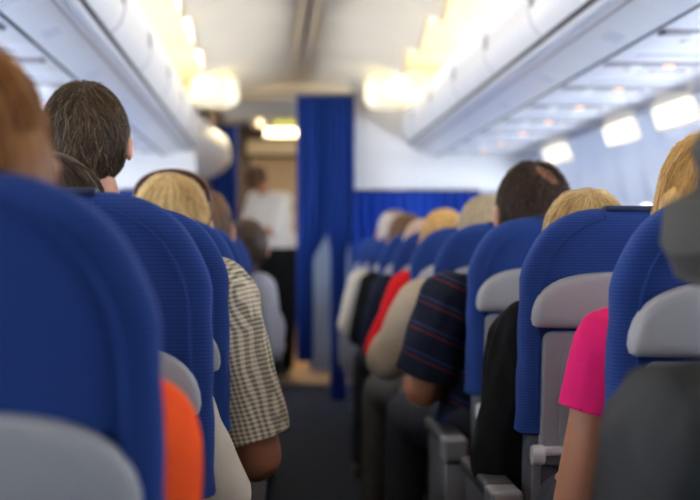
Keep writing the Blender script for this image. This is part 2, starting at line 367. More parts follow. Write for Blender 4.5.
# ------------------------------------------------------------------ class divider bulkheads (white band + curtain below)
def divider(name, xa, xb, label):
    bm = bmesh.new(); box(bm, xa, xb, YD, YD + 0.04, 1.43, 1.70, 0.004)
    if xa > 0: box(bm, xa, 1.30, YD + 0.001, YD + 0.041, 1.69, 2.27, 0.004)
    o = bm_obj(name, bm, 'bulk'); tag(o, label, 'divider panel')
    bm = bmesh.new(); box(bm, xa, xb, YD - 0.012, YD + 0.05, 1.418, 1.432, 0.003); bm_obj('curtain_track', bm, 'rail', o)
    return o
divider('divider_panel', 0.335, 1.66, 'white divider panel under the right bins above the wide pleated curtain')
divider('divider_panel', -1.66, -0.72, 'white divider panel under the left bins ahead of the seats')
def curtain(name, x0, x1, y, z0, z1, amp, waves, m, label, x0b=None, x1b=None, rings_n=14, group=None, taper=None):
    x0b = x0 if x0b is None else x0b; x1b = x1 if x1b is None else x1b
    bm = bmesh.new(); nu = waves * 12
    def row(t, off):
        z = z1 + (z0 - z1) * t
        if taper: a, b = taper(t)
        else: a, b = x0 + (x0b - x0) * t, x1 + (x1b - x1) * t
        out = []
        for i in range(nu + 1):
            u = i / nu
            ph = waves * 2 * PI * u + 0.5 * math.sin(3.1 * t + 5 * u)
            out.append((a + (b - a) * u + 0.2 * amp * math.sin(2 * ph) * 0.3, y + amp * math.sin(ph) * (0.75 + 0.25 * math.sin(9 * u + 2 * t)) + off, z + 0.004 * math.sin(ph)))
        return out
    rs = []
    for k in range(rings_n + 1):
        t = k / rings_n
        rs.append(row(t, 0) + row(t, 0.004)[::-1])
    rings(bm, rs)
    o = bm_obj(name, bm, m); tag(o, label, 'curtain', group)
    bm = bmesh.new(); box(bm, x0, x1, y - 0.008, y + 0.012, z1 - 0.002, z1 + 0.016, 0.003); bm_obj('header_tape', bm, 'navy_strip', o)
    return o
curtain('curtain', 0.335, 1.24, YD - 0.02, 0.05, 1.42, 0.028, 13, 'curtain_far', 'wide blue pleated divider curtain hanging behind the far right seats')
curtain('curtain', -1.26, -0.73, YD - 0.02, 0.05, 1.42, 0.028, 9, 'curtain_far', 'blue pleated divider curtain behind the far left seats')
# aisle curtain gathered in two falls, hung on a cross rail
def tA(t):
    k = min(1, max(0, (t - 0.50) / 0.12)); k = k * k * (3 - 2 * k)
    return (-0.03, 0.185 - 0.10 * k)
def tB(t):
    k = min(1, max(0, (t - 0.42) / 0.10)); k = k * k * (3 - 2 * k)
    return (0.165 + 0.035 * k, 0.365 - 0.055 * k)
curtain('curtain', -0.03, 0.185, YD - 0.10, 0.26, 2.06, 0.022, 5, 'curtain', 'left fall of the tall gathered blue aisle curtain beside the standing crew member', taper=tA, rings_n=30)
curtain('curtain', 0.165, 0.365, YD - 0.12, 0.0, 2.06, 0.022, 5, 'curtain', 'right fall of the tall gathered blue aisle curtain against the white divider panel', taper=tB, rings_n=30)
curtain('curtain', -0.74, -0.50, 12.78, 0.05, 2.10, 0.03, 4, 'curtain', 'dark blue curtain gathered past the far end of the left bins')
bm = bmesh.new(); tube(bm, [(-0.735, YD - 0.108, 2.085), (0.735, YD - 0.108, 2.085)], 0.009)
tag(bm_obj('curtain_rail', bm, 'metal'), 'thin metal rail across the aisle carrying the tall blue curtain', 'rail')

# pale stowage unit seen through the slit of the curtain
st = empty('stowage_cabinet', (0.55, 12.35, 0)); tag(st, 'pale blue-grey stowage cabinet seen through the slit of the aisle curtain', 'cabinet')
bm = bmesh.new(); box(bm, -0.44, 0.45, 0, 0.55, 0.0, 1.98, 0.01); bm_obj('body', bm, 'cabinet', st)
for z0, z1 in ((0.08, 0.95), (1.0, 1.9)):
    bm = bmesh.new(); box(bm, -0.40, 0.41, -0.02, 0.0, z0, z1, 0.006); dd = bm_obj('door', bm, 'cabinet', st)
    bm = bmesh.new(); box(bm, -0.36, -0.33, -0.04, -0.02, (z0 + z1) / 2 - .06, (z0 + z1) / 2 + .06, 0.004); bm_obj('handle', bm, 'metal', dd)

# lit sign box and galley lamp
sg = empty('cabin_sign', (-0.17, 12.44, 2.018)); tag(sg, 'cream lit sign box with yellow marks hanging ahead of the aisle curtain', 'sign')
bm = bmesh.new(); box(bm, -0.20, 0.20, 0, 0.05, 0.04, 0.135, 0.012); bm_obj('housing', bm, 'cream', sg)
bm = bmesh.new()
for xx in (0.035, 0.125): box(bm, xx - 0.032, xx + 0.032, -0.006, 0.002, 0.062, 0.108, 0.01)
bm_obj('sign_face', bm, 'sign_y', sg)
bm = bmesh.new(); lathe(bm, [(0.034, 0), (0.034, 0.006), (0.02, 0.012)], seg=20)
bmesh.ops.rotate(bm, verts=bm.verts[:], cent=(0, 0, 0), matrix=Matrix.Rotation(PI / 2, 3, 'X'))
bmesh.ops.translate(bm, verts=bm.verts[:], vec=(-0.13, 0.0, 0.085)); bm_obj('round_light', bm, 'lamp', sg)
gl_ = empty('ceiling_lamp', (-0.10, 13.5, 2.07)); tag(gl_, 'bright warm oblong lamp on the galley ceiling above the crew member', 'lamp')
bm = bmesh.new(); box(bm, -0.17, 0.17, -0.03, 0.10, -0.01, 0.24, 0.01); bm_obj('housing', bm, 'galley_grey', gl_)
bm = bmesh.new(); box(bm, -0.14, 0.14, -0.05, -0.02, -0.005, 0.052, 0.022, 4); bm_obj('glow_face', bm, 'lamp', gl_)

# ------------------------------------------------------------------ cove tubes, bins, service panels
for s in (1, -1):
    side = 'right' if s > 0 else 'left'
    base = None
    for i in range(6):
        y0 = 0.0 + i * 1.85
        if base is None:
            base = empty('cove_light', (0, 0, 0))
            bm = bmesh.new(); tube(bm, [(0, 0.06, 0), (0, 1.79, 0)], 0.016, 10); bm_obj('tube', bm, 'cove', base)
            bm = bmesh.new()
            for a in (0.02, 1.79): box(bm, -0.015, 0.015, a, a + 0.04, -0.03, 0.015, 0.003)
            bm_obj('tube_holder', bm, 'white_pl', base); o = base
        else: o = copy_tree(base)
        o.location = (s * 0.85, y0, 2.06)
        tag(o, '%s warm cove light tube hidden above the %s overhead bins' % (ORD[i], side), 'light', 'cove lights above the %s bins' % side)
BP = [(0.93, 1.668), (0.90, 1.672), (0.83, 1.700), (0.775, 1.735)]            # underside panel
DP = [(0.745, 1.762), (0.712, 1.80), (0.698, 1.85), (0.700, 1.91), (0.712, 1.965), (0.735, 2.015), (0.76, 2.03), (1.0, 2.035), (1.3, 2.04)]
def extr(bm, prof, s, y0, y1, z_off=0):
    rings(bm, [[(s * x, yy, z) for x, z in prof] for yy in (y0, y1)])
def make_bin(s, n_mod):
    r = empty('overhead_bin')
    L_ = 1.08
    bm = bmesh.new()                                  # door, closed shell
    pr = DP + [(1.3, 1.9), (0.80, 1.80)]
    extr(bm, pr, s, 0.006, L_ - 0.006); bm_obj('door', bm, 'bin', r)
    bm = bmesh.new(); extr(bm, BP + [(0.80, 1.77), (0.93, 1.72)], s, 0.004, L_ - 0.004); bm_obj('bottom_panel', bm, 'bin_under', r)
    bm = bmesh.new(); tube(bm, [(s * 0.770, 0.0, 1.741), (s * 0.770, L_, 1.741)], 0.0145, 10); bm_obj('grip_rail', bm, 'rail', r)
    bm = bmesh.new(); box(bm, *sorted((s * 0.695, s * 0.80)), 0.0, 0.012, 1.775, 1.99)
    # strap-like joint cover following the shell, plus the latch cup
    bm.free(); bm = bmesh.new()
    jp = [(x - 0.004, z) for x, z in DP[:6]] + [(x + 0.02, z) for x, z in DP[:6]][::-1]
    extr(bm, jp, s, -0.008, 0.008); bm_obj('joint_strip', bm, 'rail', r)
    bm = bmesh.new(); box(bm, *sorted((s * 0.690, s * 0.712)), L_ - 0.10, L_ - 0.05, 1.855, 1.915, 0.008); bm_obj('latch', bm, 'psu_strip', r)
    bm = bmesh.new(); extr(bm, [(0.842, 1.691), (0.890, 1.6715), (0.890, 1.680), (0.842, 1.700)], s, 0.46, 0.60); bm_obj('access_plate', bm, 'rail', r)
    bm = bmesh.new(); extr(bm, [(0.747, 1.759), (0.756, 1.750), (0.770, 1.77), (0.752, 1.775)], s, 0, L_); bm_obj('door_gap', bm, 'gap', r)
    bm = bmesh.new(); extr(bm, [(0.800, 1.7165), (0.806, 1.7125), (0.806, 1.72), (0.800, 1.725)], s, 0, L_); bm_obj('rail_groove', bm, 'psu_strip', r)
    bm = bmesh.new(); extr(bm, [(0.932, 1.664), (0.948, 1.668), (0.948, 1.70), (0.932, 1.70)], s, 0, L_); bm_obj('dark_gasket', bm, 'gap', r)
    return r
for s in (1, -1):
    side = 'right' if s > 0 else 'left'; proto = None
    for i in range(10):
        if proto is None: proto = make_bin(s, 0); o = proto
        else: o = copy_tree(proto)
        o.location = (0, -0.36 + 1.08 * i, 0)
        tag(o, '%s white curved overhead bin along the %s side' % (ORD[i], side), 'overhead bin', 'overhead bins on the %s' % side)
    # the row closes in a rounded end; on the left it bulges a little towards the aisle
    bm = bmesh.new(); rs = []
    full = DP + [(1.3, 1.69), (0.93, 1.668), (0.83, 1.700), (0.775, 1.735)]
    cx, cz = 1.1, 1.87; yb = 10.446; ln = 2.1 if s < 0 else 0.0; bulge = 0.17 if s < 0 else 0.0
    for a in range(13):
        t = a / 12; e = max(0.0, (t - 0.8) / 0.2); k = 1 - 0.45 * (1 - math.sqrt(max(0, 1 - e * e)))
        sm = t * t * (3 - 2 * t) * (1 if s < 0 else 0)
        rs.append([(s * (cx + (x - cx) * k - bulge * sm * (1 if x < 0.95 else 0)), yb + (ln if s < 0 else 0.12) * t, cz + (z - cz) * k - 0.075 * sm) for x, z in full])
    rings(bm, rs)
    tag(bm_obj('bin_end_cap', bm, 'bin'), 'rounded white end closing the %s row of overhead bins' % side, 'end cap')
    # glowing body that paints the lit cove end panel by the divider
    dl = empty('cove_end_lit_panel', (s * 0.575, 9.72, 2.075)); tag(dl, 'cove end panel with painted warm glow beside the far end of the %s bins' % side, 'light')
    bm = bmesh.new(); rs = []
    for a in range(9):
        t = a / 8; k = math.sin(PI * (0.06 + 0.88 * t)) ** 0.35
        rs.append([(0.155 * k * math.copysign(abs(math.cos(q)) ** 0.55, math.cos(q)), -0.16 + 0.32 * t, 0.115 * k * math.copysign(abs(math.sin(q)) ** 0.55, math.sin(q))) for q in [2 * PI * j / 24 for j in range(24)]])
    rings(bm, rs); bm_obj('glow_face', bm, 'cove_end_glow', dl)
    bm = bmesh.new(); box(bm, -0.15, 0.15, 0.13, 0.32, -0.02, 0.09, 0.01); bm_obj('bracket', bm, 'ceil', dl)
def make_psu(s):
    r = empty('service_panel')
    bm = bmesh.new(); box(bm, *sorted((s * 0.945, s * 1.605)), 0.003, 0.757, 1.685, 1.71, 0.004); bm_obj('panel', bm, 'psu', r)
    bm = bmesh.new(); box(bm, *sorted((s * 0.99, s * 1.50)), 0.335, 0.42, 1.676, 1.688, 0.005); st_ = bm_obj('light_strip', bm, 'psu_strip', r)
    for x in (1.10, 1.22, 1.34):
        bm = bmesh.new(); lathe(bm, [(0.022, 1.680), (0.020, 1.672), (0.012, 1.670)], s * x, 0.37, 16); bm_obj('reading_light', bm, 'orange_light' if x == 1.22 else 'white_pl', st_)
    bm = bmesh.new(); box(bm, *sorted((s * 1.05, s * 1.40)), 0.12, 0.19, 1.678, 1.688, 0.004); bm_obj('sign_plate', bm, 'rail', r)
    for x in (1.12, 1.22, 1.32):
        bm = bmesh.new(); lathe(bm, [(0.024, 1.688), (0.022, 1.674), (0.010, 1.670)], s * x, 0.56, 16); bm_obj('air_vent', bm, 'white_pl', r)
    return r
for s in (1, -1):
    side = 'right' if s > 0 else 'left'; proto = None
    for i in range(14):
        if proto is None: proto = make_psu(s); o = proto
        else: o = copy_tree(proto)
        o.location = (0, -0.56 + 0.76 * i, 0)
        tag(o, '%s white service panel with reading lights above the %s seats' % (ORD[i], side), 'service panel', 'service panels on the %s' % side)
    # glowing panels that paint the warm lit patches on the upper sidewall
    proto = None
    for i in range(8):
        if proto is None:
            proto = empty('wall_lit_patch')
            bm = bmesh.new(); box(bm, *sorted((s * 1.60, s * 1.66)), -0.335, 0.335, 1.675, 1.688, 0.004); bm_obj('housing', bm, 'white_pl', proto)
            bm = bmesh.new(); rings(bm, [[(s * 1.585, yy * 0.95, 1.675), (s * 1.62, yy, 1.585), (s * 1.66, yy, 1.585), (s * 1.62, yy * 0.95, 1.675)] for yy in (-0.32, 0.32)]); bm_obj('glow_face', bm, 'lit_patch', proto); o = proto
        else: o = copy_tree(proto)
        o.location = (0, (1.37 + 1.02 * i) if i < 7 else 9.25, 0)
        tag(o, '%s small glowing panel standing in for warm light at the top of the %s sidewall' % (ORD[i], side), 'light', 'painted light patches on the %s' % side)

# ------------------------------------------------------------------ seats
ZT = 1.10
LEAN = 0.14
def yr(z): return (ZT - z) * LEAN
def se_ring(hw, y0, y1, z, n=40, e=0.42):
    out = []; cy = (y0 + y1) / 2; hd = (y1 - y0) / 2
    for k in range(n):
        a = 2 * PI * k / n; ca, sa = math.cos(a), math.sin(a)
        out.append((math.copysign(abs(ca) ** e, ca) * hw, cy + math.copysign(abs(sa) ** e, sa) * hd, z))
    return out
def half_w(z, base=0.222, r=0.16):
    t = (z - (ZT - r)) / r
    if t <= 0: return base
    t = min(t, 0.999)
    return base - r * 0.95 * (1 - (1 - t ** 2.15) ** (1 / 2.15))
def backrest_bm():
    bm = bmesh.new(); rs = []
    zs = [0.66, 0.665, 0.70] + [0.70 + (0.92 - 0.70) * k / 6 for k in range(1, 7)] + [ZT - 0.16 + 0.16 * (1 - (1 - k / 12) ** 1.9) for k in range(1, 13)]
    for z in zs:
        z = min(z, ZT - 0.0004)
        hw = half_w(z)
        d = 0.115 - 0.03 * (z - 0.66) / 0.44
        e = max(0, (z - (ZT - 0.045)) / 0.045); e = min(e, 0.995); sh = 0.04 * (1 - math.sqrt(1 - e * e))
        if z < 0.664: hw -= 0.008; sh += 0.008
        wav = 0.0015 * math.sin(z * 60)
        rs.append(se_ring(hw + wav, yr(z) + sh, yr(z) + d - sh, z))
    rings(bm, rs); return bm
def plate(bm, outline, levels):
    """outline: list of (x,z); levels: list of (dy, inset factor)."""
    cx = sum(p[0] for p in outline) / len(outline); cz = sum(p[1] for p in outline) / len(outline)
    rs = []
    for dy, k in levels:
        r = []
        for x, z in outline:
            xx, zz = cx + (x - cx) * k, cz + (z - cz) * (1 - (1 - k) * 1.6)
            r.append((xx, yr(zz) + dy, zz))
        rs.append(r)
    rings(bm, rs)
def bumper_outline(z0, hw=0.206, h=0.094):
    pts = []
    n = 26
    for k in range(n + 1):
        x = -hw + 2 * hw * k / n; x = -hw * math.cos(PI * k / n)
        u = min(0.9999, abs(x) / hw)
        pts.append((x, z0 + 0.012 + h * (1 - u ** 3.9) ** 0.42))
    pts += [(hw * 0.985, z0 + 0.004), (hw * 0.95, z0)]
    pts += [(hw * 0.95 - 2 * hw * 0.95 * k / 8, z0 - 0.004 * math.sin(PI * k / 8)) for k in range(1, 8)]
    pts += [(-hw * 0.95, z0), (-hw * 0.985, z0 + 0.004)]
    return pts
def rrect(hw, z0, z1, r, n=5):
    pts = []
    for cx, cz, a0 in ((hw - r, z1 - r, 0), (-hw + r, z1 - r, PI / 2), (-hw + r, z0 + r, PI), (hw - r, z0 + r, 3 * PI / 2)):
        for k in range(n + 1):
            a = a0 + PI / 2 * k / n; pts.append((cx + r * math.cos(a), cz + r * math.sin(a)))
    return pts
def make_seat(s, drop):
    """s: +1 aisle armrest on -x (right block), -1 mirrored. drop: how low the shell sits."""
    r = empty('airline_seat')
    b = bm_obj('backrest', backrest_bm(), 'blue', r)
    bm = bmesh.new()
    for sx in (-1, 1):
        pts = []
        for k in range(26):
            t = k / 25; z = 0.70 + (ZT - 0.014 - 0.70) * (1 - (1 - t) ** 1.6); hw = half_w(min(z + 0.02, ZT - 0.002)) - 0.030
            pts.append((sx * hw, yr(z) + 0.0005 + max(0, (z - 1.07)) * 0.3, z))
        tube(bm, pts, 0.0022, 6)
    bm_obj('seam', bm, 'blue', b)
    bm = bmesh.new(); box(bm, -0.066, 0.066, 0.014, 0.052, ZT - 0.004, ZT + 0.005, 0.003); bm_obj('headrest_strip', bm, 'navy_strip', b)
    bm = bmesh.new(); plate(bm, bumper_outline(0.872 - drop), [(0.012, 1.0), (-0.010, 1.0), (-0.019, 0.975), (-0.024, 0.92), (-0.026, 0.80)])
    bm_obj('rear_shell', bm, 'shell', b)
    zt = 0.864 - drop
    bm = bmesh.new(); plate(bm, rrect(0.184, 0.60 - drop * .5, zt, 0.018), [(0.02, 1.0), (-0.006, 1.0), (-0.011, 0.985), (-0.012, 0.95)])
    tr_ = bm_obj('tray_table', bm, 'tray', r)
    bm = bmesh.new(); plate(bm, [(x, z) for x, z in rrect(0.150, 0.63 - drop * .5, zt - 0.03, 0.02)], [(-0.0115, 1.0), (-0.014, 0.99), (-0.0142, 0.9)]); bm_obj('tray_recess', bm, 'tray', tr_)
    bm = bmesh.new(); box(bm, -0.022, 0.022, yr(zt) - 0.030, yr(zt) - 0.012, zt - 0.022, zt + 0.012, 0.004); bm_obj('tray_latch', bm, 'shell_dark', tr_)
    # lower shell
    bm = bmesh.new(); rs = []
    for k in range(8):
        z = 0.36 + 0.33 * k / 7; rs.append(se_ring(0.205, yr(z) + 0.012, yr(z) + 0.105, z, 32, 0.35))
    rings(bm, rs); ls = bm_obj('lower_shell', bm, 'shell_dark', r)
    bm = bmesh.new(); plate(bm, rrect(0.17, 0.40, 0.56, 0.02), [(0.014, 1.0), (-0.004, 1.0), (-0.010, 0.97), (-0.011, 0.9)]); bm_obj('magazine_pocket', bm, 'arm_pad', ls)
    # tray arms and hinge
    for sx in (-1, 1):
        bm = bmesh.new(); x = sx * 0.192
        tube(bm, [(x, yr(.62) - 0.012, 0.635), (x, yr(.5) + 0.0, 0.50), (x, yr(.42), 0.41)], 0.009, 8); hn = bm_obj('tray_arm', bm, 'arm_cap', r)
        bm = bmesh.new()
        lathe(bm, [(0.018, -0.012), (0.02, -0.008), (0.02, 0.008), (0.018, 0.012)], seg=18)
        bmesh.ops.rotate(bm, verts=bm.verts[:], cent=(0, 0, 0), matrix=Matrix.Rotation(PI / 2, 3, 'Y'))
        bmesh.ops.translate(bm, verts=bm.verts[:], vec=(x, yr(.62) - 0.022, 0.625))
        box(bm, *sorted((x, x - sx * 0.055)), yr(.62) - 0.034, yr(.62) - 0.010, 0.625, 0.641, 0.004)
        bm_obj('hinge', bm, 'latch', hn)
    # cushion
    bm = bmesh.new(); box(bm, -0.215, 0.215, 0.19, 0.655, 0.375, 0.47, 0.035, 4); bm_obj('seat_cushion', bm, 'blue', r)
    bm = bmesh.new(); box(bm, -0.20, 0.20, 0.16, 0.62, 0.33, 0.375, 0.01); bm_obj('seat_pan', bm, 'shell_dark', r)
    # armrests
    for sx, nm in ((-s, 'aisle'), (s, 'inner')):
        hw = 0.030 if nm == 'aisle' else 0.018
        x = sx * (0.262 if nm == 'aisle' else 0.234)
        bm = bmesh.new(); box(bm, x - hw, x + hw, 0.055, 0.44, 0.537, 0.570, 0.012, 3); a = bm_obj('armrest', bm, 'arm_pad', r)
        bm = bmesh.new(); box(bm, x - hw - .001, x + hw + .001, -0.03, 0.075, 0.510, 0.567, 0.010, 3); bm_obj('armrest_end', bm, 'arm_cap', a)
        bm = bmesh.new(); box(bm, x - hw * 0.8, x + hw * 0.8, 0.0, 0.40, 0.30 if nm == 'aisle' else 0.47, 0.537, 0.012, 2); bm_obj('side_panel', bm, 'shell_dark' if nm == 'aisle' else 'arm_pad', a)
        if nm == 'aisle':
            bm = bmesh.new(); box(bm, x - hw * 0.8 - 0.001, x + hw * 0.8 + .001, -0.022, 0.02, 0.33, 0.505, 0.008, 2); bm_obj('side_panel_edge', bm, 'arm_cap', a)
    for yy, sl in ((0.22, 0.05), (0.56, -0.03)):
        bm = bmesh.new(); tube(bm, [(-s * 0.16, yy, 0.335), (-s * 0.16, yy + sl, 0.02)], 0.016, 10); box(bm, -s * 0.16 - 0.03, -s * 0.16 + 0.03, yy + sl - 0.04, yy + sl + 0.04, 0.0, 0.022, 0.004)
        bm_obj('leg', bm, 'metal', r)
    return r
def rowy(k): return 1.22 + 0.76 * k
seat_lab_R = {
 1: 'blue airline seat holding the passenger in the pink shirt, right foreground',
 2: 'blue airline seat in front of the pink shirt, holding the short blond passenger in black',
 3: 'blue airline seat holding the balding man in the striped polo',
 4: 'blue airline seat holding the sandy haired passenger in beige',
 5: 'blue airline seat holding the passenger in the red shirt',
 6: 'blue airline seat holding the pale haired passenger just ahead of the red shirt',
 7: 'blurred blue airline seat, two rows ahead of the red shirt on the right',
 8: 'blurred blue airline seat holding the brown haired passenger on the right',
 9: 'blurred blue airline seat holding the grey haired passenger far on the right',
 10: 'last small blurred blue seat on the right before the divider curtain',
 0: 'blue airline seat of the passenger in the grey bucket hat at the right edge'}
seat_lab_L = {
 0: 'large out of focus blue airline seat filling the left foreground',
 1: 'blue airline seat just ahead of the large blurred one in the left foreground',
 2: 'blue airline seat holding the man in the checked shirt',
 3: 'blue airline seat with dark top strip holding the blond woman with sunglasses',
 4: 'blue airline seat ahead of the blond woman with sunglasses on the left',
 5: 'blue airline seat two rows ahead of the blond woman on the left',
 6: 'blurred blue airline seat of the passenger in pale blue on the left',
 7: 'blurred blue airline seat just ahead of the passenger in pale blue',
 8: 'blurred far blue airline seat on the left, with one more seat before the divider',
 9: 'blurred far blue airline seat on the left nearest the divider'}
for s, labs, side, drop in ((1, seat_lab_R, 'right', 0.0), (-1, seat_lab_L, 'left', 0.085)):
    LEAN = 0.14 if s > 0 else 0.25
    proto = None
    for k in sorted(labs):
        for j, xc in enumerate((0.511 if s > 0 else 0.497,)):
            if proto is None: proto = make_seat(s, drop); o = proto
            else: o = copy_tree(proto)
            o.location = (s * xc - (0.014 if s < 0 and k == 0 else 0), rowy(k), -0.012 if s < 0 and k == 0 else 0)
            tag(o, labs[k], 'seat', 'aisle seats on the %s' % side)
            if s < 0 and k == 2:      # his aisle armrest is folded away
                a_ = [c for c in o.children if c.name.startswith('armrest') and c.bound_box and sum(v[0] for v in c.bound_box) > 0]
                for c in a_:
                    for g in list(c.children): bpy.data.objects.remove(g)
                    bpy.data.objects.remove(c)
    # middle and window seats complete each row
    for j, xc in ((1, 0.97), (2, 1.44)):
        pos = 'middle' if j == 1 else 'window'
        for k in sorted(labs):
            if k > 9: continue
            o = copy_tree(proto); o.location = (s * xc, rowy(k), 0)
            tag(o, '%s blue %s seat in the %s block' % (ORD[k], pos, side), 'seat', '%s seats on the %s' % (pos, side))

# ------------------------------------------------------------------ people
def prim_cap(bm, p0, r0, p1, r1, seg=14):
    p0, p1 = Vector(p0), Vector(p1); d = p1 - p0; L_ = d.length
    if L_ < 1e-5: d = Vector((0, 0, 1))
    d.normalize(); a = d.orthogonal().normalized(); b = d.cross(a); rs = []
    hs = 5
    for i in range(hs):
        t = PI / 2 * (1 - (i + 0.3) / hs); rs.append((p0 - d * r0 * math.sin(t), r0 * math.cos(t)))
    rs.append((p0, r0)); rs.append((p1, r1))
    for i in range(hs - 1, -1, -1):
        t = PI / 2 * (1 - (i + 0.3) / hs); rs.append((p1 + d * r1 * math.sin(t), r1 * math.cos(t)))
    rings(bm, [[c + a * math.cos(2 * PI * k / seg) * r + b * math.sin(2 * PI * k / seg) * r for k in range(seg)] for c, r in rs])
def prim_ell(bm, c, r, rot=(0, 0, 0)):
    R = Euler(rot).to_matrix(); c = Vector(c); n, mm = 18, 12; rs = []
    for i in range(mm):
        t = PI * (i + 0.5) / mm
        rs.append([c + R @ Vector((r[0] * math.sin(t) * math.cos(2 * PI * k / n), r[1] * math.sin(t) * math.sin(2 * PI * k / n), r[2] * math.cos(t))) for k in range(n)])
    rings(bm, rs)
dg_get = bpy.context.evaluated_depsgraph_get
def solid(name, prims, voxel, m, parent, wrinkle=0.0, smooth_it=4, seed=0, wscale=9, grow=0.0):
    bm = bmesh.new()
    for p in prims:
        if p[0] == 'c': prim_cap(bm, p[1], p[2] + grow, p[3], p[4] + grow)
        else: prim_ell(bm, p[1], tuple(q + grow for q in p[2]), p[3] if len(p) > 3 else (0, 0, 0))
    bmesh.ops.recalc_face_normals(bm, faces=bm.faces[:])
    me = bpy.data.meshes.new('tmp'); bm.to_mesh(me); bm.free()
    t = bpy.data.objects.new('tmp', me); C.objects.link(t)
    r = t.modifiers.new('r', 'REMESH'); r.mode = 'VOXEL'; r.voxel_size = voxel
    s_ = t.modifiers.new('s', 'SMOOTH'); s_.factor = 0.5; s_.iterations = smooth_it
    dg = dg_get(); dg.update()
    out = bpy.data.meshes.new_from_object(t.evaluated_get(dg))
    bpy.data.objects.remove(t); bpy.data.meshes.remove(me)
    if wrinkle:
        off = Vector((seed * 3.1, seed * 1.7, 0)); nrm = [v.normal.copy() for v in out.vertices]
        for v, n in zip(out.vertices, nrm):
            q = Vector((v.co.x * 1.0, v.co.y * 1.0, v.co.z * 0.55)) * wscale + off
            h = noise.noise(q + Vector((0, 0, 2.2 * noise.noise(q * 0.7)))) + 0.4 * noise.noise(q * 2.7)
            v.co += n * (h * wrinkle)
    for p in out.polygons: p.use_smooth = True
    out.name = name
    return link(name, out, m, parent)

